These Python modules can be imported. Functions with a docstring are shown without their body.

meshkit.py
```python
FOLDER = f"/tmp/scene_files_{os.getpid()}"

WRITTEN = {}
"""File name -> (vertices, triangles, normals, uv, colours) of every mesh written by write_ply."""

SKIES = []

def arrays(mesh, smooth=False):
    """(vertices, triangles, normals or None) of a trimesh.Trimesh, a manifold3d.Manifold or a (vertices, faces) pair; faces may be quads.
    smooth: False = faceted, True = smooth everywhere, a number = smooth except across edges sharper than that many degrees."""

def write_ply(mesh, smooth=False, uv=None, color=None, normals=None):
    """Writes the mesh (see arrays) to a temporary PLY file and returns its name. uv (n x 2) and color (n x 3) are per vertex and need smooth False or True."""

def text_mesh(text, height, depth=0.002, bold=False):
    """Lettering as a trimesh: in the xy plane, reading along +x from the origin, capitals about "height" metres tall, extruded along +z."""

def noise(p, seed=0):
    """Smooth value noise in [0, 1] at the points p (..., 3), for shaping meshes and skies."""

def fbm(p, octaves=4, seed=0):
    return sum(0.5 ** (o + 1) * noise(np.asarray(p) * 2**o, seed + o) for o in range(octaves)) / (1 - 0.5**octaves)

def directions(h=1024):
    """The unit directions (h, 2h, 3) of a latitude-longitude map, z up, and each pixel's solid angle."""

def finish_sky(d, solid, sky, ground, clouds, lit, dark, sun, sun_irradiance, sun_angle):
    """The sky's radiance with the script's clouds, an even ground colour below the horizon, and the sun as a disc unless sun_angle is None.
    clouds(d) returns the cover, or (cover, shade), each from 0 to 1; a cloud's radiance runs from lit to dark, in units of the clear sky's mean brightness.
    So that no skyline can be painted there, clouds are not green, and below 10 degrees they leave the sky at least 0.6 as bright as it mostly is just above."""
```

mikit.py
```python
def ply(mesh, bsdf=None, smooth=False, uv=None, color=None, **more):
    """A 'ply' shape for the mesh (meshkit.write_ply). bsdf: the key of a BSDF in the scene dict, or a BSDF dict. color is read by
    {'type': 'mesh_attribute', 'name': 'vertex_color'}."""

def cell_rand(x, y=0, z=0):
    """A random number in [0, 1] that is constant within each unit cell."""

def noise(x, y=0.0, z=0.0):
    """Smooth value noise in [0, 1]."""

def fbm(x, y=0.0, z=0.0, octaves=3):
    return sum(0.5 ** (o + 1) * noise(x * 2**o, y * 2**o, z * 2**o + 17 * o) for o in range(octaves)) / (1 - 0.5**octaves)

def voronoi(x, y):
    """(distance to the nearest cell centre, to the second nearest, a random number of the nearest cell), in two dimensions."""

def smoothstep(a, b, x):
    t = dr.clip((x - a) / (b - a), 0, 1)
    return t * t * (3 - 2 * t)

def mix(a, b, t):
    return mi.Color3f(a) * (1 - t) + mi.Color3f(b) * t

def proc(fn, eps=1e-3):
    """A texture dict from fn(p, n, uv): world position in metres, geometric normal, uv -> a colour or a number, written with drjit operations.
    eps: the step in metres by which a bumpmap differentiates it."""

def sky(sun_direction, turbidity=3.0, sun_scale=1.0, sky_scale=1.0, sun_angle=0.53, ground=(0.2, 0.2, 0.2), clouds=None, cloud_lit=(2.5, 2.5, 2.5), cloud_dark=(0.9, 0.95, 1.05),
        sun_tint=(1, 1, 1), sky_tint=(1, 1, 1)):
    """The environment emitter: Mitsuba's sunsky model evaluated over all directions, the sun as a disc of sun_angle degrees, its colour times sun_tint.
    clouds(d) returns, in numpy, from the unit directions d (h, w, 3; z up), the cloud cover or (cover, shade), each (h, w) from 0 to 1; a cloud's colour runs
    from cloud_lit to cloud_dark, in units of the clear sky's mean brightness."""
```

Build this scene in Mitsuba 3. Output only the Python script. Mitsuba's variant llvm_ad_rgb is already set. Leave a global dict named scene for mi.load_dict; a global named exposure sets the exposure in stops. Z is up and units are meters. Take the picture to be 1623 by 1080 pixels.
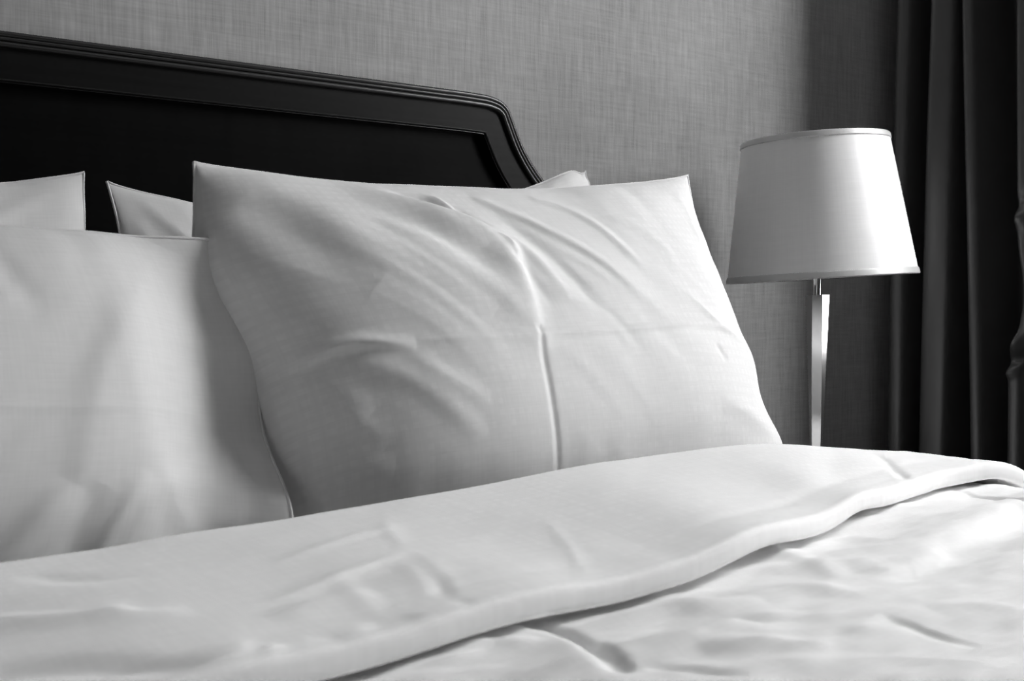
import math
import numpy as np, trimesh, mitsuba as mi, drjit as dr
import mikit, meshkit
from scipy.spatial import cKDTree
from scipy.ndimage import gaussian_filter1d
from scipy.interpolate import CubicSpline, PchipInterpolator
from shapely.geometry import Polygon

T = mi.ScalarTransform4f
scene, labels = {}, {}
E = 0.92                                   # eye height in metres
YAW = math.radians(37.4)
exposure = -1.47
F_PX = 1900.0
fwd = np.array([math.sin(YAW), math.cos(YAW), -60.0 / F_PX])
scene['camera'] = {
    'type': 'thinlens', 'fov': math.degrees(2 * math.atan(811.5 / F_PX)), 'fov_axis': 'x',
    'aperture_radius': 0.0019, 'focus_distance': 1.5, 'near_clip': 0.05, 'far_clip': 50.0,
    'to_world': T().look_at(origin=[0, 0, E], target=[fwd[0], fwd[1], E + fwd[2]], up=[0, 0, 1])}
WIN_L = 80.0                                # overcast daylight through the window in the right wall
WIN = dict(y0=-.03, y1=.55, z0=.72, z1=2.8, rail=(.96, 1.42))


# ------------------------------------------------------------------ helpers
def grey(v):
    return {'type': 'rgb', 'value': [v, v, v]}


def add(key, mesh, bsdf, smooth=False, uv=None, **more):
    scene[key] = mikit.ply(mesh, bsdf, smooth, uv, **more)


def tag(key, label=None, category=None, group=None, kind=None):
    d = {}
    if label: d['label'] = label
    if category: d['category'] = category
    if group: d['group'] = group
    if kind: d['kind'] = kind
    labels[key] = d


def box(x0, x1, y0, y1, z0, z1, r=0.0):
    if r <= 0:
        m = trimesh.creation.box((x1 - x0, y1 - y0, z1 - z0))
        m.apply_translation(((x0 + x1) / 2, (y0 + y1) / 2, (z0 + z1) / 2))
        return m
    p = []
    for sx, sy, sz in np.ndindex(2, 2, 2):
        s = trimesh.creation.icosphere(2, r)
        s.apply_translation(((x0 + r, x1 - r)[sx], (y0 + r, y1 - r)[sy], (z0 + r, z1 - r)[sz]))
        p.append(s.vertices)
    return trimesh.convex.convex_hull(np.vstack(p))


def grid_faces(nv, nu, flip=False):
    i = np.arange((nv - 1) * nu).reshape(nv - 1, nu)[:, :-1].ravel()
    f = np.stack([i, i + 1, i + nu + 1, i + nu], 1)
    if flip: f = f[:, ::-1]
    return np.vstack([f[:, [0, 1, 2]], f[:, [0, 2, 3]]])


def curve(pts, n=90):
    pts = np.asarray(pts, float)
    s = np.r_[0, np.cumsum(np.linalg.norm(np.diff(pts, axis=0), axis=1))]
    k = np.linspace(0, s[-1], n)
    return CubicSpline(s, pts)(k) if len(pts) > 2 else np.stack([np.interp(k, s, pts[:, c]) for c in range(pts.shape[1])], 1)


def features(P, feats):
    """Sum of creases over the points P (n, 2) in metres. A crease: (points, height, width left of it, width right of it[, end heights])."""
    out = np.zeros(len(P))
    for ft in feats:
        pts, h, wl, wr = ft[:4]
        e0, e1 = ft[4] if len(ft) > 4 else (0.0, 0.0)
        c = curve(pts)
        m = 2.6 * max(wl, wr)
        near = np.nonzero((P > c.min(0) - m).all(1) & (P < c.max(0) + m).all(1))[0]
        if not len(near): continue
        d, k = cKDTree(c).query(P[near], distance_upper_bound=m)
        ok = np.isfinite(d)
        near, d, k = near[ok], d[ok], k[ok]
        tg = np.gradient(c, axis=0)[k]
        v = P[near] - c[k]
        left = .5 + .5 * (tg[:, 0] * v[:, 1] - tg[:, 1] * v[:, 0]) / (np.linalg.norm(tg, axis=1) * np.linalg.norm(v, axis=1) + 1e-9)
        s = k / (len(c) - 1)
        taper = np.sin(np.pi * np.clip(s, 0, 1)) ** 0.9
        taper = np.where(s < .5, e0 + (1 - e0) * taper, e1 + (1 - e1) * taper)
        out[near] += h * taper * np.exp(-(d / (wr + (wl - wr) * left)) ** 2)
    return out


def tube(path, r, sides=6):
    p = np.asarray(path, float); m = len(p)
    tg = np.roll(p, -1, 0) - np.roll(p, 1, 0)
    tg /= np.linalg.norm(tg, axis=1, keepdims=True) + 1e-12
    a = np.cross(tg, [.31, .21, .93]); a /= np.linalg.norm(a, axis=1, keepdims=True) + 1e-12
    b = np.cross(tg, a)
    th = np.arange(sides) * 2 * np.pi / sides
    v = p[:, None] + r * (a[:, None] * np.cos(th)[None, :, None] + b[:, None] * np.sin(th)[None, :, None])
    i = np.arange(m)[:, None] * sides; j = (np.arange(m)[:, None] + 1) % m * sides
    k = np.arange(sides)[None]; k2 = (k + 1) % sides
    f = np.stack([i + k, i + k2, j + k2, j + k], -1).reshape(-1, 4)
    return v.reshape(-1, 3), np.vstack([f[:, [0, 1, 2]], f[:, [0, 2, 3]]])


# ------------------------------------------------------------------ materials
def linen(p, n, uv):
    x, z = p.x, p.z
    a = mikit.noise(x * 700, z * 40, 1.0) - .5
    b = mikit.noise(x * 40, z * 700, 5.0) - .5
    c = mikit.fbm(x * 260, z * 16, 9.0, 2) - .5
    d = mikit.fbm(x * 14, z * 260, 13.0, 2) - .5
    e = mikit.fbm(x * 5, z * 5, 21.0, 2) - .5
    return mi.Color3f(1, 1, 1) * dr.clip(.305 * (1 + .20 * a + .12 * b + .24 * c + .12 * d + .16 * e), 0, 1)


def linen_bump(p, n, uv):
    x, z = p.x, p.z
    return mikit.noise(x * 420, z * 26, 1.0) + mikit.noise(x * 22, z * 420, 5.0)


scene['mat_linen'] = {'type': 'twosided', 'bsdf': {'type': 'principled', 'base_color': mikit.proc(linen), 'roughness': .8, 'specular': .2}}
scene['mat_plaster'] = {'type': 'twosided', 'bsdf': {'type': 'diffuse', 'reflectance': grey(.15)}}
scene['mat_ceiling'] = {'type': 'twosided', 'bsdf': {'type': 'diffuse', 'reflectance': grey(.45)}}


def carpet(p, n, uv):
    return mi.Color3f(1, 1, 1) * (.09 + .05 * mikit.fbm(p.x * 60, p.y * 60, 0, 3))


scene['mat_carpet'] = {'type': 'twosided', 'bsdf': {'type': 'diffuse', 'reflectance': mikit.proc(carpet)}}


def wood(p, n, uv):
    g = mikit.fbm(p.x * 60, p.y * 60, p.z * 5, 3)
    g2 = mikit.fbm(p.x * 4, p.y * 40, p.z * 220, 2)
    return mi.Color3f(1, 1, 1) * (.0015 + .003 * g + .002 * g2)


def wood_x(p, n, uv):
    g = mikit.fbm(p.x * 5, p.y * 60, p.z * 160, 3)
    return mi.Color3f(1, 1, 1) * (.003 + .005 * g)


scene['mat_wood'] = {'type': 'twosided', 'bsdf': {'type': 'principled', 'base_color': mikit.proc(wood), 'roughness': .5, 'specular': .03}}
scene['mat_wood_edge'] = {'type': 'twosided', 'bsdf': {'type': 'principled', 'base_color': grey(.008), 'roughness': .3, 'specular': .5}}
scene['mat_wood_rail'] = {'type': 'twosided', 'bsdf': {'type': 'principled', 'base_color': mikit.proc(wood_x), 'roughness': .42, 'specular': .08}}


def cotton(scale, jac):
    def fn(p, n, uv):
        w = mikit.noise(uv.x * 900, uv.y * 60, 3.0) - .5
        w2 = mikit.noise(uv.x * 60, uv.y * 900, 7.0) - .5
        k = 1 + .04 * w + .04 * w2
        if jac:
            cx, cy = uv.x * 90, uv.y * 90
            fx, fy = cx - dr.floor(cx), cy - dr.floor(cy)
            sq = dr.select((fx > .25) & (fx < .75) & (fy > .25) & (fy < .75), 1.0, 0.0)
            k += jac * sq * mikit.smoothstep(.3, .7, mikit.noise(uv.x * 5, uv.y * 5, 2.0) * .6 + .4 * mikit.cell_rand(cx, cy))
        return mi.Color3f(1, 1, 1) * dr.clip(scale * k, 0, 1)
    return fn


def cloth_mat(fn):
    return {'type': 'twosided', 'bsdf': {'type': 'principled', 'base_color': mikit.proc(fn), 'roughness': .65, 'specular': .25, 'sheen': .25}}


scene['mat_cotton'] = cloth_mat(cotton(.62, 0))
scene['mat_jacquard'] = cloth_mat(cotton(.68, .035))
scene['mat_duvet'] = cloth_mat(cotton(.83, 0))
scene['mat_duvet_band'] = cloth_mat(cotton(.83, .03))
scene['mat_sheet'] = {'type': 'twosided', 'bsdf': {'type': 'diffuse', 'reflectance': grey(.7)}}
scene['mat_curtain'] = {'type': 'twosided', 'bsdf': {'type': 'principled', 'base_color': grey(.04), 'roughness': .42, 'specular': 1.0, 'clearcoat': .6, 'clearcoat_gloss': .4}}


def shade_cloth(p, n, uv):
    return mi.Color3f(1, 1, 1) * (.90 + .03 * (mikit.noise(uv.x * 900, uv.y * 20) - .5) + .03 * (mikit.noise(uv.x * 30, uv.y * 900) - .5))


scene['mat_shade'] = {'type': 'twosided', 'bsdf': {'type': 'principled', 'base_color': mikit.proc(shade_cloth), 'roughness': .44, 'metallic': .12, 'specular': .5}}
scene['mat_shade_trim'] = {'type': 'twosided', 'bsdf': {'type': 'principled', 'base_color': grey(.62), 'roughness': .45, 'metallic': .4}}
scene['mat_chrome'] = {'type': 'twosided', 'bsdf': {'type': 'principled', 'base_color': grey(.72), 'metallic': 1.0, 'roughness': .1}}
scene['mat_frame'] = {'type': 'twosided', 'bsdf': {'type': 'diffuse', 'reflectance': grey(.7)}}
scene['mat_pane'] = {'type': 'diffuse', 'reflectance': grey(.3)}

# ------------------------------------------------------------------ the room
XL, XR, YB, YF, ZC = -2.4, 2.34, 1.55, -3.4, 2.9
add('wall_back', box(XL - .1, XR + .1, YB, YB + .1, 0, ZC), 'mat_linen'); tag('wall_back', 'grey linen-textured wallpaper wall behind the headboard', kind='structure')
add('wall_left', box(XL - .1, XL, YF, YB, 0, ZC), 'mat_plaster'); tag('wall_left', 'plain grey wall left of the bed', kind='structure')
add('wall_front', box(XL - .1, XR + .1, YF - .1, YF, 0, ZC), 'mat_plaster'); tag('wall_front', 'plain grey wall facing the bed', kind='structure')
add('floor', box(XL - .1, XR + .1, YF - .1, YB + .1, -.1, 0), 'mat_carpet'); tag('floor', 'dark carpeted floor', kind='structure')
add('ceiling', box(XL - .1, XR + .1, YF - .1, YB + .1, ZC, ZC + .1), 'mat_ceiling'); tag('ceiling', 'plain pale ceiling', kind='structure')
w = WIN
wall_r = trimesh.util.concatenate([
    box(XR, XR + .12, YF, w['y0'], 0, ZC), box(XR, XR + .12, w['y1'], YB, 0, ZC),
    box(XR, XR + .12, w['y0'], w['y1'], 0, w['z0']), box(XR, XR + .12, w['y0'], w['y1'], w['z1'], ZC)])
add('wall_right', wall_r, 'mat_plaster'); tag('wall_right', 'wall with the window, right of the bed', kind='structure')
fr = [box(XR + .03, XR + .08, w['y0'], w['y1'], w['z0'], w['z0'] + .05), box(XR + .03, XR + .08, w['y0'], w['y1'], w['z1'] - .05, w['z1'])]
for y in np.linspace(w['y0'], w['y1'] - .05, 2):
    fr.append(box(XR + .03, XR + .08, y, y + .05, w['z0'] + .05, w['z1'] - .05))
fr.append(box(XR + .03, XR + .09, w['y0'], w['y1'], *w['rail']))
add('window_1__frame', trimesh.util.concatenate(fr), 'mat_frame')
for i, (z0, z1) in enumerate(((w['rail'][1], w['z1']), (w['z0'], w['rail'][0]))):
    pane = (np.array([[XR + .09, w['y0'], z0], [XR + .09, w['y1'], z0], [XR + .09, w['y1'], z1], [XR + .09, w['y0'], z1]]), np.array([[0, 2, 1], [0, 3, 2]]))
    scene['window_1__pane' + (f'_{i:03d}' if i else '')] = mikit.ply(pane, 'mat_pane', emitter={'type': 'area', 'radiance': grey(WIN_L)})
tag('window_1', 'daylit window beside the drawn curtain', kind='structure')


# ------------------------------------------------------------------ curtain
def make_curtain():
    """Deep pleats: each has a narrow front that faces the bed and a dark groove behind it."""
    zs = np.linspace(.015, 2.78, 320)
    fronts = [((2.10, 1.4795), (2.115, 1.4537)), ((2.10, 1.407), (2.125, 1.363)), ((2.10, 1.3083), (2.1116, 1.288)), ((2.10, 1.2086), (2.113, 1.186)),
              ((2.11, 1.12), (2.125, 1.09)), ((2.12, 1.04), (2.135, 1.015)), ((2.115, .975), (2.13, .95))]
    pts, own = [(2.335, 1.546), (2.25, 1.53), (2.25, 1.502)], [0, 0, 0]
    for k, (p, q) in enumerate(fronts):
        deep = 2.26 if k < 5 else 2.28
        pts += [p, ((p[0] + q[0]) / 2 - .003, (p[1] + q[1]) / 2), q, (deep, q[1] - .004)]
        own += [k] * 4
        if k + 1 < len(fronts):
            pts.append((deep, fronts[k + 1][0][1] + .012)); own.append(k + 1)
    pts, own = np.array(pts), np.array(own)
    shift = [lambda z: -.017 * z, lambda z: -.026 * z, lambda z: .026 * z, lambda z: .018 / (1 + np.exp(np.clip((z + .085) / .012, -40, 40))) - .012 * np.exp(-((z - .02) / .06) ** 2) + .01 * np.clip(z, -1, .6),
             lambda z: .01 * z, lambda z: 0 * z, lambda z: 0 * z]
    rows = []
    for z in zs:
        q = pts.copy()
        sh = np.array([shift[k](z - E) for k in range(len(fronts))])
        q[3:, 1] += sh[own[3:]]
        q[:, 1] += .003 * np.sin(3 * z + 7 * q[:, 1])
        q[:, 1] = np.minimum(q[:, 1], 1.546)
        t = np.r_[0, np.cumsum(np.linalg.norm(np.diff(pts, axis=0), axis=1))]
        k = np.linspace(0, t[-1], 900)
        r = np.stack([np.interp(k, t, q[:, 0]), np.interp(k, t, q[:, 1])], 1)
        rows.append(np.c_[gaussian_filter1d(r, 3.2, axis=0, mode='nearest'), np.full(len(k), z)])
    V = np.stack(rows)
    X, Y, Z = V[..., 0], V[..., 1], V[..., 2] - E
    q = np.stack([Y * 18, Z * 3, X * 8], -1)
    X = X + .006 * (meshkit.fbm(q, 2, 5) - .5)
    for yc, zc, am, sy, sz in ((1.205, .155, .012, .02, .016), (1.19, .19, -.014, .02, .012), (1.215, -.075, .018, .016, .016), (1.20, -.105, -.020, .02, .010), (1.215, -.130, .012, .015, .010), (1.19, -.085, -.012, .008, .02)):
        X = X - am * np.exp(-((Y - yc) / sy) ** 2 - ((Z - zc + .4 * (Y - yc)) / sz) ** 2)
    return np.stack([X, Y, Z + E], -1).reshape(-1, 3), grid_faces(*X.shape)


add('curtain', make_curtain(), 'mat_curtain', True)
tag('curtain', 'dark satin floor-length curtain hanging in folds beside the lamp', 'curtain')
rod = trimesh.creation.cylinder(.014, segment=[[2.18, YB - .01, 2.795], [2.18, -.4, 2.795]], sections=24)
add('curtain_rod', rod, 'mat_chrome', 30); tag('curtain_rod', 'metal curtain rod above the window', 'curtain rod')

# ------------------------------------------------------------------ bed
BXC = .43


def headboard_outline():
    """Right half in (x, z) from the top middle to the floor, mirrored about the bed's middle."""
    top = E + .322
    arc = [(BXC, top), (1.03, top), (1.095, top - .001), (1.125, top - .006), (1.143, top - .018), (1.152, top - .035), (1.160, top - .052), (1.172, top - .075),
           (1.190, top - .100), (1.216, top - .128), (1.245, top - .155), (1.268, top - .185), (1.274, top - .22), (1.274, .05)]
    a = np.array(arc)
    s = np.r_[0, np.cumsum(np.linalg.norm(np.diff(a[1:-2], axis=0), axis=1))]
    mid = PchipInterpolator(s, a[1:-2])(np.linspace(0, s[-1], 80))
    r = np.vstack([a[:1], mid, a[-2:]])
    l = r[::-1].copy(); l[:, 0] = 2 * BXC - l[:, 0]
    return Polygon(np.vstack([r, l[:-1]]))


def slab(poly, y0, y1):
    m = trimesh.creation.extrude_polygon(poly, y1 - y0, engine='earcut')
    v = m.vertices.copy()
    m.vertices = np.stack([v[:, 0], y1 - v[:, 2], v[:, 1]], 1)
    return m


OUT = headboard_outline()
ring = lambda a, b: OUT.buffer(-a, join_style=1).difference(OUT.buffer(-b, join_style=1))
HB = 1.548
add('bed__headboard', slab(OUT.buffer(-.050, join_style=2), 1.522, HB), 'mat_wood')
mould = [slab(ring(0, .008), 1.507, HB), slab(ring(.008, .0125), 1.504, HB), slab(ring(.0125, .021), 1.5035, HB)]
for off, y, r in ((.0035, 1.506, .0042), (.0095, 1.503, .0028), (.0165, 1.5025, .0042)):
    xz = np.array(OUT.buffer(-off, join_style=1).exterior.coords)[:-1]
    mould.append(trimesh.Trimesh(*tube(np.c_[xz[:, 0], np.full(len(xz), y), xz[:, 1]], r, 14), process=False))
add('bed__headboard__moulding', trimesh.util.concatenate(mould), 'mat_wood_edge', 35)
add('bed__headboard__frame', slab(ring(.021, .056), 1.505, HB), 'mat_wood_rail')
inner = OUT.buffer(-.056, join_style=2)
bead = inner.difference(inner.buffer(-.004, join_style=2))
xz = np.array(inner.segmentize(.02).exterior.coords)[:-1]
bead = trimesh.util.concatenate([slab(bead, 1.508, 1.53), trimesh.Trimesh(*tube(np.c_[xz[:, 0], np.full(len(xz), 1.508), xz[:, 1]], .003, 12), process=False)])
add('bed__headboard__bead', bead, 'mat_wood_edge', 35)
add('bed__base', box(-.36, 1.20, -.52, 1.49, .12, .34, .012), 'mat_wood')
for i, (x, y) in enumerate(((-.3, -.44), (1.14, -.44), (-.3, 1.3), (1.14, 1.3))):
    add('bed__leg' + (f'_{i:03d}' if i else ''), box(x - .035, x + .035, y - .035, y + .035, 0, .125, .006), 'mat_wood')
tag('bed', 'dark wooden bed with a moulded headboard of rounded corners against the wall', 'bed')
MZ = E - .30
add('mattress', box(-.37, 1.25, -.52, 1.485, .342, MZ, .05), 'mat_sheet', 40)
tag('mattress', 'mattress in a white fitted sheet under the pillows and duvet', 'mattress')


# ------------------------------------------------------------------ pillows
def pillow_surface(c, sag, front, back, nu, nv, feats=(), belly=.2, wr=.003, seed=0, k=(2.4, 2.4), kr=None, p=.62, ear=.0, extra=None, warp=None, grain=(-50, .0035, .15), shape=None, skew=1.0):
    """c: corners TL, TR, BL, BR. u runs left to right, v from bottom to top; the front faces the foot of the bed."""
    TL, TR, BL, BR = (np.array(q, float) for q in c)

    def samples(n):
        s = np.linspace(0, 1, n)
        return .45 * (.5 - .5 * np.cos(np.pi * s)) + .55 * s
    u, v = np.meshgrid(samples(nu), samples(nv))
    W, H = np.linalg.norm(TR - TL), np.linalg.norm(TL - BL)
    S = (BL * ((1 - u) * (1 - v))[..., None] + BR * (u * (1 - v))[..., None] + TL * ((1 - u) * v)[..., None] + TR * (u * v)[..., None])
    ex, ey = (TR - TL + BR - BL), (TL - BL + TR - BR)
    ex, ey = ex / np.linalg.norm(ex), ey / np.linalg.norm(ey)
    n = np.cross(ex, ey); n /= np.linalg.norm(n)                       # towards the foot of the bed
    st, sb, sl, sr = sag
    sv, su = np.sin(np.pi * v) ** .75, np.sin(np.pi * u) ** .75
    S = S + ey * ((-st * su * v ** 2 + sb * su * (1 - v) ** 2)[..., None]) + ex * ((sl * sv * (1 - u) ** 2 - sr * sv * u ** 2)[..., None])
    if warp: S = S + warp(u, v)
    us = u ** skew
    U, V = np.abs(2 * us - 1), np.abs(2 * v - 1)
    t = (1 - U ** np.where(us < .5, k[0], kr or k[0])) ** p * (1 - V ** k[1]) ** p
    t = t * (1 + belly * (1 - 2 * v))
    if shape: t = t * shape(u, v)
    edge = np.clip((1 - U ** 6), 0, 1) * np.clip((1 - V ** 6), 0, 1)
    P = np.stack([u * W, v * H], -1).reshape(-1, 2)
    f = features(P, feats).reshape(u.shape) if len(feats) else 0
    q = np.stack([u * W, v * H, 0 * u], -1)
    # short gathers running in from the seams
    gath = np.zeros_like(u)
    for a, b, sd in ((u * W, (1 - v) * H, 1), (u * W, v * H, 2), (v * H, u * W, 3), (v * H, (1 - u) * W, 4)):
        g = meshkit.noise(np.stack([a * 38, b * 3 + sd * 7, 0 * a], -1), seed + sd) - .5
        gath += g * np.exp(-(b / .06) ** 1.5) * np.clip(b / .012, 0, 1)
    ga = math.radians(grain[0])
    qd = np.stack([(u * W * math.cos(ga) + v * H * math.sin(ga)) * 7, (v * H * math.cos(ga) - u * W * math.sin(ga)) * 38, 0 * u], -1)
    qd[..., 1] += 1.2 * meshkit.noise(q * [9, 9, 1], seed + 19)
    soft = (meshkit.fbm(q * [5, 5, 1], 2, seed + 11) - .5) * .014 + (meshkit.fbm(qd, 2, seed + 17) - .5) * grain[1] * np.clip((v - .2) / .4, grain[2], 1)
    e = extra(u * W, v * H) if extra is not None else 0
    h = front * t + edge * (f + e) + (edge * soft + .008 * gath) * np.clip(t * 1.6, 0, 1)
    ripple = (meshkit.noise(np.stack([u * W * 16, v * H * 16, 0 * u], -1), seed + 5) - .5) * .012 * (1 - np.clip(t * 1.5, 0, 1)) * np.clip((1 - np.abs(U * V)) / .2, 0, 1)
    F = S + n * (h + ripple)[..., None]
    B = S - n * (back * t - ripple)[..., None]
    return F, B, u, v, n, W, H


def make_pillow(key, mat, c, sag, front, back, nu=300, nv=220, uvoff=(0, 0), **kw):
    F, B, u, v, n, W, H = pillow_surface(c, sag, front, back, nu, nv, **kw)
    s = 4
    iu, iv = np.r_[0:nu - 1:s, nu - 1], np.r_[0:nv - 1:s, nv - 1]
    # the boundary of the back keeps every vertex so that the two panels meet
    back_v = B.reshape(-1, 3)
    vv = np.vstack([F.reshape(-1, 3), back_v])
    ff = np.vstack([grid_faces(nv, nu), grid_faces(nv, nu, True) + nu * nv])
    uv = np.stack([u * W + uvoff[0], v * H + uvoff[1]], -1).reshape(-1, 2)
    add(key, (vv, ff), mat, True, np.vstack([uv, uv]))
    loop = np.vstack([F[0, :-1], F[:-1, -1], F[-1, :0:-1], F[:0:-1, 0]])
    add(key + '__edge_seam', tube(loop[::2], .0016), mat, True, None)
    return F


def sst(a, b, x):
    t = np.clip((x - a) / (b - a), 0, 1)
    return t * t * (3 - 2 * t)


def big_edge(u, v):
    k = .007 * np.exp(-((v - .43) / .05) ** 2) - .008 * np.exp(-((v - .33) / .045) ** 2) + .012 * np.exp(-((v - .20) / .06) ** 2)
    j = -.030 * np.exp(-((v - .74) / .17) ** 2)
    return (k * np.clip((u - .7) / .3, 0, 1) ** 2 + j * np.clip((.3 - u) / .3, 0, 1) ** 2)[..., None] * np.array([1, 0, 0])


BIG = dict(skew=.64, shape=lambda u, v: 1.05 - .14 * u, warp=big_edge, c=((.482, 1.152, E + .141), (1.181, 1.152, E + .173), (.508, .970, E - .285), (1.204, .970, E - .285)), sag=(.026, .01, .0, .022), front=.13, back=.02, kr=5, k=(2.0, 2.2), p=.70)
LEFT = dict(warp=lambda u, v: (np.exp(-((v - .22) / .17) ** 2) * np.clip((u - .86) / .14, 0, 1) ** 1.5)[..., None] * np.array([.008, -.07, 0]), shape=lambda u, v: .22 + .78 * sst(.02, .115 + .05 * v, (1 - u) * .75), c=((-.225, 1.085, E + .066), (.467, 1.085, E + .060), (-.25, .985, E - .285), (.424, .985, E - .285)), sag=(-.004, .01, .01, -.048), front=.10, back=.012, k=(2.2, 2.2), p=.68)
BACK_R = dict(warp=lambda u, v: np.exp(-((1 - u) / .035) ** 2 - ((1 - v) / .05) ** 2)[..., None] * np.array([-.012, -.01, -.020]), c=((.462, 1.36, E + .138), (1.190, 1.37, E + .216), (.46, 1.23, E - .28), (1.17, 1.23, E - .28)), sag=(.066, .01, .012, .012), front=.075, back=.045)
BACK_L = dict(c=((-.27, 1.36, E + .14), (.437, 1.36, E + .146), (-.27, 1.23, E - .28), (.40, 1.23, E - .28)), sag=(.035, .01, .012, .004), front=.075, back=.045)
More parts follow.
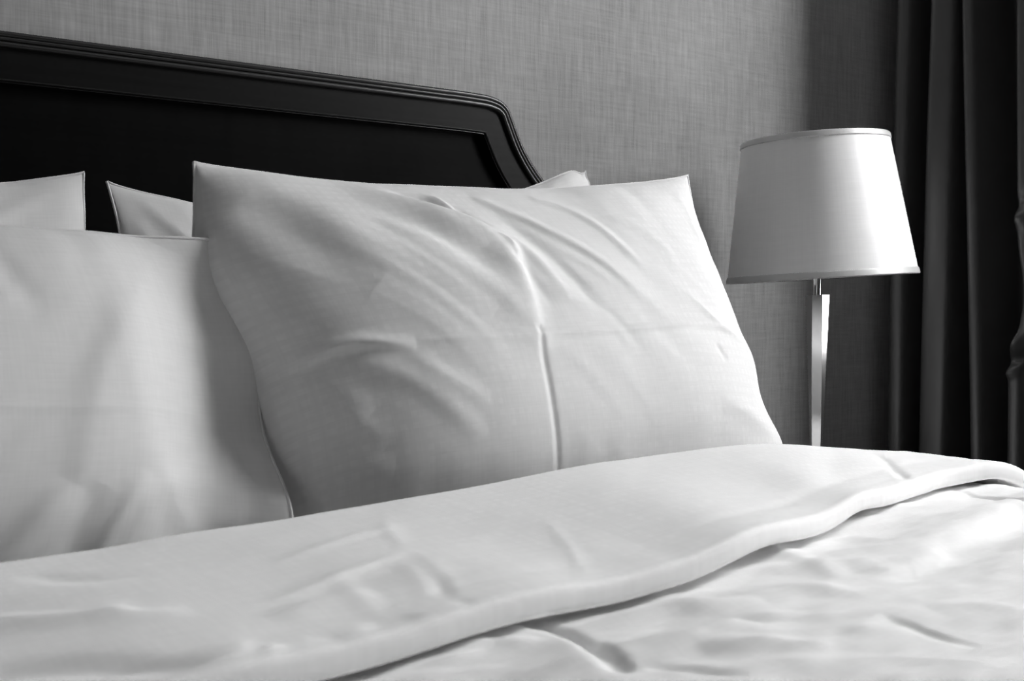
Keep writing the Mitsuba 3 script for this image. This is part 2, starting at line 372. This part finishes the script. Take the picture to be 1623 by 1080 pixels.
#FEAT_BEGIN creases on each cloth, in metres along and across it: (points, height, width on either side, end heights)
BIG_F = [
    ([(0.173,0.417),(0.197,0.399),(0.228,0.377),(0.249,0.361),(0.268,0.342)], .009, .0045, .03, (.3, .5)),
    ([(0.199,0.413),(0.228,0.397),(0.253,0.374)], -.0054, .01, .01, (.4, .2)),
    ([(0.181,0.414),(0.217,0.382),(0.249,0.363),(0.268,0.346),(0.266,0.298),(0.261,0.258),(0.257,0.223)], .0108, .01, .035, (.8, .3)),
    ([(0.272,0.346),(0.27,0.298),(0.266,0.256),(0.261,0.223)], -.0018, .007, .007, (.3, 1)),
    ([(0.257,0.223),(0.249,0.177),(0.247,0.12),(0.249,0.08)], -.00198, .004, .004, (1, .8)),
    ([(0.232,0.414),(0.238,0.397),(0.247,0.377)], .0072, .005, .012, (1, .2)),
    ([(0.255,0.217),(0.325,0.219),(0.399,0.221),(0.495,0.227),(0.579,0.221),(0.623,0.206)], .00198, .005, .004, (.6, 1.0)),
    ([(0.088,0.225),(0.141,0.219),(0.255,0.219)], .00126, .004, .005),
    ([(0.006,0.233),(0.019,0.223),(0.041,0.227),(0.084,0.223),(0.114,0.217)], .0063, .008, .006, (.9, 0)),
    ([(0.004,0.225),(0.013,0.217),(0.026,0.202)], -.0045, .008, .01, (.8, 0)),
    ([(0.006,0.21),(0.025,0.196),(0.06,0.158)], .0045, .012, .016, (.5, 0)),
    ([(0.005,0.186),(0.028,0.166),(0.066,0.124)], .0045, .014, .018, (.5, 0)),
    ([(0.004,0.156),(0.022,0.132),(0.071,0.105)], .0036, .012, .016, (.5, 0)),
    ([(0.001,0.113),(0.011,0.098),(0.046,0.077)], .0027, .01, .012, (.5, 0)),
    ([(0.251,0.391),(0.281,0.354),(0.305,0.306),(0.318,0.256)], .0045, .009, .012),
    ([(0.24,0.403),(0.261,0.349),(0.279,0.289),(0.29,0.241)], -.0027, .008, .008),
    ([(0.296,0.417),(0.349,0.361),(0.399,0.308),(0.43,0.254)], .00405, .01, .008, (.8, 0)),
    ([(0.38,0.422),(0.425,0.385),(0.449,0.335),(0.47,0.298)], .0036, .009, .008, (.8, 0)),
    ([(0.296,0.4),(0.316,0.34),(0.34,0.289),(0.351,0.239)], -.00315, .01, .01),
    ([(0.013,0.417),(0.06,0.409),(0.107,0.351),(0.16,0.302),(0.219,0.254)], .0072, .028, .03, (.3, .2)),
    ([(0.028,0.406),(0.062,0.352),(0.081,0.311),(0.102,0.285)], -.0054, .024, .024),
    ([(0.139,0.369),(0.177,0.324),(0.217,0.281),(0.244,0.235)], .0036, .014, .012),
    ([(0.111,0.39),(0.163,0.351),(0.221,0.306)], .0027, .01, .01),
    ([(0.101,0.21),(0.13,0.181),(0.171,0.151)], .0027, .01, .014),
    ([(0.025,0.196),(0.084,0.192),(0.125,0.156),(0.16,0.117)], .0027, .012, .012),
    ([(0.651,0.437),(0.648,0.394),(0.625,0.337)], .0045, .014, .01),
    ([(0.519,0.27),(0.546,0.241),(0.612,0.215)], .0036, .006, .008),
    ([(0.532,0.204),(0.55,0.183)], -.0027, .006, .006),
    ([(0.623,0.101),(0.564,0.124),(0.513,0.134)], .0036, .012, .012, (.8, 0)),
    ([(0.451,0.391),(0.513,0.358),(0.536,0.302)], .00225, .012, .012)]
LEFT_F = [
    ([(0.624,0.348),(0.572,0.274),(0.54,0.213),(0.527,0.148),(0.523,0.109)], .00455, .05, .018, (.2, .6)),
    ([(0.551,0.073),(0.56,0.102),(0.576,0.132)], .0042, .01, .012, (1, 0)),
    ([(0.569,0.075),(0.582,0.106),(0.618,0.138)], .0042, .01, .012, (1, 0)),
    ([(0.479,0.07),(0.495,0.096),(0.513,0.126)], .0042, .014, .016, (1, 0)),
    ([(0.525,0.072),(0.528,0.099),(0.538,0.123)], -.0028, .012, .012, (1, 0)),
    ([(0.461,0.19),(0.515,0.187),(0.577,0.187),(0.641,0.191)], .0007, .004, .004, (1, .5)),
    ([(0.646,0.184),(0.672,0.185),(0.692,0.182)], .0021, .006, .008, (0, 1)),
    ([(0.649,0.171),(0.657,0.148),(0.654,0.1)], .0042, .008, .02, (0, 1)),
    ([(0.692,0.162),(0.692,0.132),(0.682,0.104)], .0042, .008, .012),
    ([(0.481,0.323),(0.491,0.292),(0.501,0.268)], -.0021, .012, .012, (1, 0)),
    ([(0.622,0.087),(0.601,0.117),(0.588,0.159)], .0028, .012, .012, (1, 0))]
BACKR_F = [([(.03, .43), (.08, .36), (.14, .30)], .006, .012, .012, (.6, 0)), ([(.02, .40), (.03, .33)], .005, .01, .01), ([(.60, .47), (.59, .40)], -.006, .008, .008), ([(.66, .46), (.64, .40)], .006, .012, .012, (1, 0))]
BACKL_F = [([(.68, .44), (.60, .38), (.52, .35)], .005, .014, .014, (.6, 0)), ([(.55, .44), (.56, .36)], .003, .01, .01)]
DUV_F = [
    ([(0.447,0.599),(0.462,0.574),(0.463,0.538),(0.449,0.503),(0.445,0.483)], -.0102, .007, .009, (.2, .6)),
    ([(0.428,0.586),(0.448,0.562),(0.447,0.529),(0.436,0.496)], .00595, .02, .03, (.3, .6)),
    ([(0.468,0.555),(0.547,0.555),(0.62,0.533)], .00425, .01, .014),
    ([(0.455,0.507),(0.508,0.499),(0.575,0.491)], .00595, .01, .012),
    ([(0.502,0.478),(0.544,0.463),(0.574,0.44)], .00425, .01, .01),
    ([(0.775,0.526),(0.852,0.544),(0.946,0.563),(1.079,0.596)], -.0102, .022, .03, (.2, 1)),
    ([(0.837,0.58),(0.929,0.594),(1.03,0.613),(1.166,0.645)], .0051, .02, .02, (.2, 1)),
    ([(0.655,0.468),(0.658,0.447),(0.657,0.419),(0.659,0.395)], -.0034, .004, .008),
    ([(1.144,0.713),(1.126,0.666),(1.116,0.617)], -.00425, .005, .01, (.5, 1)),
    ([(0.455,0.481),(0.472,0.454),(0.481,0.422)], -.0034, .006, .006),
    ([(0.378,0.566),(0.413,0.56),(0.427,0.536)], .0034, .01, .01),
    ([(0.325,0.548),(0.379,0.549),(0.438,0.544)], .0051, .012, .012),
    ([(0.787,0.684),(0.731,0.573),(0.727,0.525)], .0034, .014, .014),
    ([(0.767,0.633),(0.848,0.638),(0.867,0.589)], .0034, .012, .012),
    ([(0.729,0.548),(0.786,0.545),(0.881,0.563)], .0051, .012, .012),
    ([(0.615,0.562),(0.682,0.535),(0.709,0.491)], .0034, .012, .012),
    ([(0.515,0.424),(0.576,0.407),(0.621,0.357)], .0034, .012, .012),
    ([(0.699,0.455),(0.741,0.444),(0.752,0.415)], .0034, .012, .012)]
BAND_F = [
    ([(1.112,0.798),(1.056,0.733),(0.991,0.659)], -.0033, .006, .007, (.2, .8)),
    ([(1.037,0.796),(0.926,0.713),(0.832,0.649)], -.00275, .02, .02),
    ([(0.35,0.718),(0.417,0.745),(0.481,0.763)], .00165, .008, .006),
    ([(0.305,0.635),(0.372,0.666),(0.45,0.698)], .00193, .008, .006),
    ([(0.476,0.792),(0.441,0.7)], .00083, .007, .007),
    ([(0.231,0.692),(0.23,0.657),(0.247,0.67)], .00165, .012, .012),
    ([(0.238,0.668),(0.236,0.644)], -.00165, .01, .007),
    ([(0.261,0.576),(0.244,0.534),(0.235,0.51)], .00275, .009, .02, (.2, .6)),
    ([(0.273,0.56),(0.254,0.526)], .00275, .006, .006),
    ([(0.346,0.576),(0.332,0.545)], -.0022, .008, .009),
    ([(0.361,0.574),(0.346,0.543)], -.00275, .01, .01),
    ([(0.371,0.679),(0.358,0.624),(0.344,0.579)], .0011, .008, .01),
    ([(0.42,0.63),(0.392,0.578)], -.0011, .006, .007),
    ([(0.404,0.579),(0.396,0.556)], -.00165, .006, .007),
    ([(0.172,0.684),(0.214,0.657),(0.262,0.641)], .0033, .012, .016, (1, 0)),
    ([(0.149,0.593),(0.188,0.576),(0.227,0.534)], -.0044, .012, .012, (1, 0)),
    ([(0.295,0.598),(0.338,0.62),(0.37,0.615)], .00275, .01, .014),
    ([(0.583,0.727),(0.556,0.668),(0.502,0.578)], .00083, .006, .006),
    ([(0.426,0.685),(0.388,0.581)], .00077, .007, .008),
    ([(0.448,0.694),(0.409,0.585)], .00077, .007, .008),
    ([(0.216,0.797),(0.23,0.753),(0.28,0.737)], -.00165, .012, .012),
    ([(0.302,0.568),(0.309,0.54),(0.316,0.52)], -.0022, .01, .01),
    ([(0.265,0.517),(0.263,0.5),(0.257,0.484)], .0044, .006, .01, (.6, 1))]
#FEAT_END
make_pillow('white_pillow', 'mat_jacquard', **BIG, nu=460, nv=340, feats=BIG_F, seed=3)
tag('white_pillow', 'large white pillow with a crease down its middle, standing front right on the bed', 'pillow')
make_pillow('white_pillow_001', 'mat_cotton', **LEFT, nu=420, nv=320, feats=LEFT_F, grain=(60, .0015, 1), seed=21, uvoff=(3, 0))
tag('white_pillow_001', 'lower white pillow at the left edge, in front of the headboard gap', 'pillow')
make_pillow('white_pillow_002', 'mat_cotton', **BACK_L, nu=240, nv=180, feats=BACKL_F, seed=41, uvoff=(5, 0))
tag('white_pillow_002', 'white pillow leaning on the headboard at far left, only its top corner showing', 'pillow')
make_pillow('white_pillow_003', 'mat_cotton', **BACK_R, nu=260, nv=180, feats=BACKR_F, seed=61, uvoff=(7, 0))
tag('white_pillow_003', 'white pillow leaning on the headboard behind the large creased pillow', 'pillow')

# ------------------------------------------------------------------ duvet
SX0, SX1, SR = -.37, 1.25, .05             # mattress sides and edge radius
A1, AQ = SX1 - SR, SR * math.pi / 2


def bed_frame(a):
    """Across the bed: the point (x, z) of the mattress top or side and its outward normal, at arc length a (a = x on top)."""
    a = np.asarray(a, float)
    right = a > A1; left = a < SX0 + SR
    e = np.where(right, a - A1, np.where(left, SX0 + SR - a, 0))
    th = np.clip(e / SR, 0, math.pi / 2)
    down = np.maximum(e - AQ, 0)
    sx = np.where(left, -1.0, 1.0)
    x0 = np.where(right, A1, np.where(left, SX0 + SR, a))
    return x0 + sx * SR * np.sin(th), MZ - SR + SR * np.cos(th) - down, sx * np.sin(th), np.cos(th)


HEM = PchipInterpolator([-.9, -.45, .17, .30, .44, .675, .853, 1.0, 1.12, 1.22, 1.32, 1.42, 1.9], [.50, .50, .535, .553, .578, .600, .653, .695, .725, .725, .70, .69, .69])
CREST = PchipInterpolator([-.9, -.37, .2, .42, .75, .93, 1.05, 1.2, 1.3, 1.9], [.120, .124, .130, .135, .151, .153, .142, .130, .118, .07])


def duvet_height(a, y, feats=True):
    q = np.stack([a, y, 0 * a], -1)
    qw = np.stack([a * 7 + 2 * meshkit.noise(q * [6, 6, 1], 85), y * 34 + a * 6 + 1.5 * meshkit.noise(q * [5, 5, 1], 87), 0 * a], -1)
    h = .098 + .014 * (meshkit.fbm(q * [4, 5, 1], 2, 77) - .5) + .010 * (meshkit.fbm(qw, 2, 79) - .5) + .002 * (meshkit.noise(q * [40, 90, 1], 83) - .5)
    if feats: h = h + features(np.stack([a, y], -1).reshape(-1, 2), DUV_F).reshape(a.shape)
    return h * np.clip(1.0 - .35 * np.clip((a - 1.3) / .4, 0, 1), 0, 1)


def make_duvet():
    a = np.concatenate([np.linspace(-.85, -.2, 60, endpoint=False), np.linspace(-.2, 1.45, 560, endpoint=False), np.linspace(1.45, 1.68, 30)])
    y = np.concatenate([np.linspace(.80, -.05, 380, endpoint=False), np.linspace(-.05, -.56, 80, endpoint=False)])
    foot = np.linspace(0, 1, 40)
    ag, yg = np.meshgrid(a, y)
    h = duvet_height(ag, yg)
    x, z, nx, nz = bed_frame(ag)
    V = np.stack([x + nx * h, yg, z + nz * h], -1)
    # over the foot of the bed
    last = V[-1]
    rows = []
    for f in foot[1:]:
        r = last.copy(); ang = min(f * 2, 1) * math.pi / 2
        r[:, 1] -= .10 * math.sin(ang); r[:, 2] -= .10 * (1 - math.cos(ang)) + max(0, f - .5) * 2 * .28
        r[:, 2] = np.maximum(r[:, 2], np.minimum(last[:, 2], .2))
        rows.append(r)
    V = np.concatenate([V, np.stack(rows)])
    return V, ag


Vd, _ = make_duvet()
ud = np.stack([Vd[..., 0] + 11, Vd[..., 1] + 11], -1).reshape(-1, 2)
add('duvet', (Vd.reshape(-1, 3), grid_faces(*Vd.shape[:2], True)), 'mat_duvet', True, ud)
tag('duvet', 'white cotton duvet spread rumpled over the bed, its top folded back', 'duvet')


def make_band():
    a = np.concatenate([np.linspace(-.80, -.2, 60, endpoint=False), np.linspace(-.2, 1.45, 640, endpoint=False), np.linspace(1.45, 1.66, 30)])
    n = len(a)
    x, z, nx, nz = bed_frame(a)
    hem, crest = gaussian_filter1d(HEM(a), 26, mode='nearest'), gaussian_filter1d(CREST(a), 14, mode='nearest')
    lo = duvet_height(a, hem + .012, False) + features(np.stack([a, hem + .012], -1), DUV_F)
    lo = gaussian_filter1d(lo, 22, mode='nearest')
    q1 = np.stack([a * 9, 0 * a, 0 * a], -1)
    gap = .004 + .005 * np.clip(meshkit.noise(q1, 91) - .45, 0, 1) / .55 + .008 * np.exp(-((a - .70) / .07) ** 2) + .006 * np.exp(-((a - .9) / .05) ** 2)
    th = .019 + .002 * (meshkit.noise(q1 * 1.7, 92) - .5)
    R = th / 2
    ht = lo + gap + th                                                   # top of the band at its hem
    rows_y, rows_h, top = [], [], []
    for s in np.linspace(0, 1, 10, endpoint=False):                       # underside, towards the hem
        rows_y.append(hem + .06 - .06 * s + R * 0); rows_h.append(lo + gap * s); top.append(0)
    for t in np.linspace(-math.pi / 2, math.pi / 2, 20):                  # rounded hem
        rows_y.append(hem - R * np.abs(np.cos(t)) ** .55); rows_h.append(lo + gap + R + R * np.sign(np.sin(t)) * np.abs(np.sin(t)) ** .8); top.append(.3 if t > 0 else 0)
    yb = .865
    rc = .038
    for s in np.linspace(0, 1, 300)[1:]:                                  # the top
        yy = hem + (yb - rc - hem) * s
        # a soft roll along the hem, then rising to the crest
        roll = -.0012 * np.exp(-((yy - hem - .030) / .008) ** 2)
        sm = s * s * (3 - 2 * s)
        rows_y.append(yy); rows_h.append(ht + (crest - ht) * (.45 * s + .55 * sm) + roll); top.append(1)
    for t in np.linspace(0, math.pi / 2, 26)[1:]:                         # over the crest
        rows_y.append(0 * a + yb - rc + rc * math.sin(t)); rows_h.append(crest - rc * (1 - math.cos(t))); top.append(math.cos(t))
    for s in np.linspace(0, 1, 14)[1:]:                                   # down the back to the sheet
        rows_y.append(0 * a + yb - .008 * s); rows_h.append((crest - rc) * (1 - s) + .003 * s); top.append(0)
    Y, Hh, K = np.stack(rows_y), np.stack(rows_h), np.array(top)[:, None]
    Ag = np.broadcast_to(a, Y.shape)
    q = np.stack([Ag, Y, 0 * Y], -1)
    qw = np.stack([Ag * 7 + Y * 2, Y * 30 - Ag * 10 + 1.5 * meshkit.noise(q * [6, 6, 1], 105), 0 * Y], -1)
    d = .010 * (meshkit.fbm(q * [4, 5, 1], 2, 101) - .5) + .002 * (meshkit.fbm(qw, 2, 103) - .5)
    d = d * np.clip((Y - hem) / .05, .15, 1)
    d = d + features(np.stack([Ag, Y], -1).reshape(-1, 2), BAND_F).reshape(Y.shape)
    Hh = Hh + K * d
    V = np.stack([x + nx * Hh, Y + .006 * (meshkit.noise(np.stack([Ag * 5, 0 * Y, 0 * Y], -1), 111) - .5), z + nz * Hh], -1)
    return V


Vb = make_band()
ub = np.stack([Vb[..., 0] + 15, Vb[..., 1] + 15], -1).reshape(-1, 2)
add('duvet__turned_down_band', (Vb.reshape(-1, 3), grid_faces(*Vb.shape[:2])), 'mat_duvet_band', True, ub)
tag('duvet__turned_down_band', 'broad top edge folded back over itself')

# ------------------------------------------------------------------ nightstand and lamp
NZ = .55
add('nightstand__body', box(1.40, 1.90, 1.16, 1.545, .10, NZ - .025, .004), 'mat_wood')
add('nightstand__top', box(1.385, 1.915, 1.145, 1.546, NZ - .025, NZ, .006), 'mat_wood_rail')
for i, (z0, z1) in enumerate(((.12, .31), (.32, .51))):
    k = 'nightstand__drawer' + (f'_{i:03d}' if i else '')
    add(k, box(1.415, 1.885, 1.145, 1.162, z0, z1, .004), 'mat_wood_rail')
    kn = trimesh.creation.icosphere(2, .011); kn.apply_translation((1.65, 1.136, (z0 + z1) / 2)); add(k + '__knob', kn, 'mat_chrome', True)
for i, (x, y) in enumerate(((1.43, 1.19), (1.87, 1.19), (1.43, 1.51), (1.87, 1.51))):
    add('nightstand__leg' + (f'_{i:03d}' if i else ''), box(x - .02, x + .02, y - .02, y + .02, 0, .102, .003), 'mat_wood')
tag('nightstand', 'dark wooden nightstand under the table lamp', 'nightstand')

LX, LY = 1.645, 1.30
face = math.atan2(-LX, -LY)                # the post turns one flat towards the room


def octagon(w, ch):
    """An eight-sided section: a square of half width w with its corners cut by ch, counter-clockwise."""
    return np.array([(w, -w + ch), (w, w - ch), (w - ch, w), (-w + ch, w), (-w, w - ch), (-w, -w + ch), (-w + ch, -w), (w - ch, -w)])


def loft(sections):
    rings = []
    for z, pts in sections:
        rings.append(np.c_[pts, np.full(len(pts), z)])
    v = np.vstack(rings); n = len(rings[0])
    f = []
    for r in range(len(rings) - 1):
        for k in range(n):
            a, b = r * n + k, r * n + (k + 1) % n
            f += [(a, b, b + n), (a, b + n, a + n)]
    c0, c1 = len(v), len(v) + 1
    v = np.vstack([v, rings[0].mean(0), rings[-1].mean(0)])
    t = (len(rings) - 1) * n
    for k in range(n):
        f += [(c0, (k + 1) % n, k), (c1, t + k, t + (k + 1) % n)]
    return trimesh.Trimesh(v, f, process=False)


def lamp_place(m, tilt=0.0):
    if tilt:
        # the shade sits askew: its left rim hangs lower as seen from the bed
        ax = np.array([fwd[0], fwd[1], 0]) / math.hypot(fwd[0], fwd[1])
        m.apply_transform(trimesh.transformations.rotation_matrix(-tilt, ax, (0, 0, E + .15)))
    m.apply_translation((LX, LY, 0))
    return m


rot = trimesh.transformations.rotation_matrix(math.atan2(LY, LX), (0, 0, 1))
top_w, bot_w = .0195, .0062
secs = []
for s in np.linspace(0, 1, 24):
    wv = bot_w + (top_w - bot_w) * s
    secs.append((NZ + .022 + (E + .013 - NZ - .022) * s, octagon(wv, wv * (.20 + .38 * s))))
post = loft(secs); post.apply_transform(rot)
add('table_lamp__post', lamp_place(post), 'mat_chrome')
base = loft([(NZ, octagon(.075, .02)), (NZ + .016, octagon(.075, .02)), (NZ + .022, octagon(.069, .02)), (NZ + .0225, octagon(.012, .003))]); base.apply_transform(rot)
add('table_lamp__base', lamp_place(base), 'mat_chrome')
neck = trimesh.creation.cylinder(.0068, .07, sections=32); neck.apply_translation((0, 0, E + .045))
add('table_lamp__neck', lamp_place(neck), 'mat_chrome', 30)
SZ0, SZ1, SR0, SR1 = E + .040, E + .276, .1575, .121


def ring_lathe(prof, n=128):
    prof = np.array(prof, float); m = len(prof)
    th = np.arange(n + 1) * 2 * np.pi / n
    v = np.stack([prof[None, :, 0] * np.cos(th)[:, None], prof[None, :, 0] * np.sin(th)[:, None], np.broadcast_to(prof[None, :, 1], (n + 1, m))], -1)
    uv = np.stack(np.broadcast_arrays(th[:, None] * .15, prof[None, :, 1]), -1)
    i = np.arange(n)[:, None] * m + np.arange(m - 1)[None]
    f = np.stack([i, i + m, i + m + 1, i + 1], -1).reshape(-1, 4)
    return trimesh.Trimesh(v.reshape(-1, 3), np.vstack([f[:, [0, 1, 2]], f[:, [0, 2, 3]]]), process=False), uv.reshape(-1, 2)


def cone_r(z):
    return SR0 + (SR1 - SR0) * (z - SZ0) / (SZ1 - SZ0)


zs = np.linspace(SZ0 + .001, SZ1 - .001, 24)
m, uvs = ring_lathe([(cone_r(z), z) for z in zs] + [(cone_r(z) - .003, z) for z in zs[::-1]])
add('table_lamp__shade', lamp_place(m, math.radians(3.3)), 'mat_shade', True, uvs)
for i, (z0, z1) in enumerate(((SZ0, SZ0 + .011), (SZ1 - .010, SZ1))):
    pr = [(cone_r(z0) - .004, z0), (cone_r(z0) + .0006, z0), (cone_r(z0) + .0018, z0 + .0015), (cone_r(z1) + .0018, z1 - .0015), (cone_r(z1) + .0006, z1), (cone_r(z1) - .004, z1)]
    m, uvs = ring_lathe(pr)
    add('table_lamp__shade__trim' + (f'_{i:03d}' if i else ''), lamp_place(m, math.radians(3.3)), 'mat_shade_trim', 40)
bulb = trimesh.creation.icosphere(3, .03); bulb.apply_scale((1, 1, 1.25)); bulb.apply_translation((0, 0, E + .115))
add('table_lamp__bulb', lamp_place(bulb), 'mat_frame', True)
tag('table_lamp', 'table lamp with a satin tapered shade on a chrome faceted post, between bed and curtain', 'lamp')
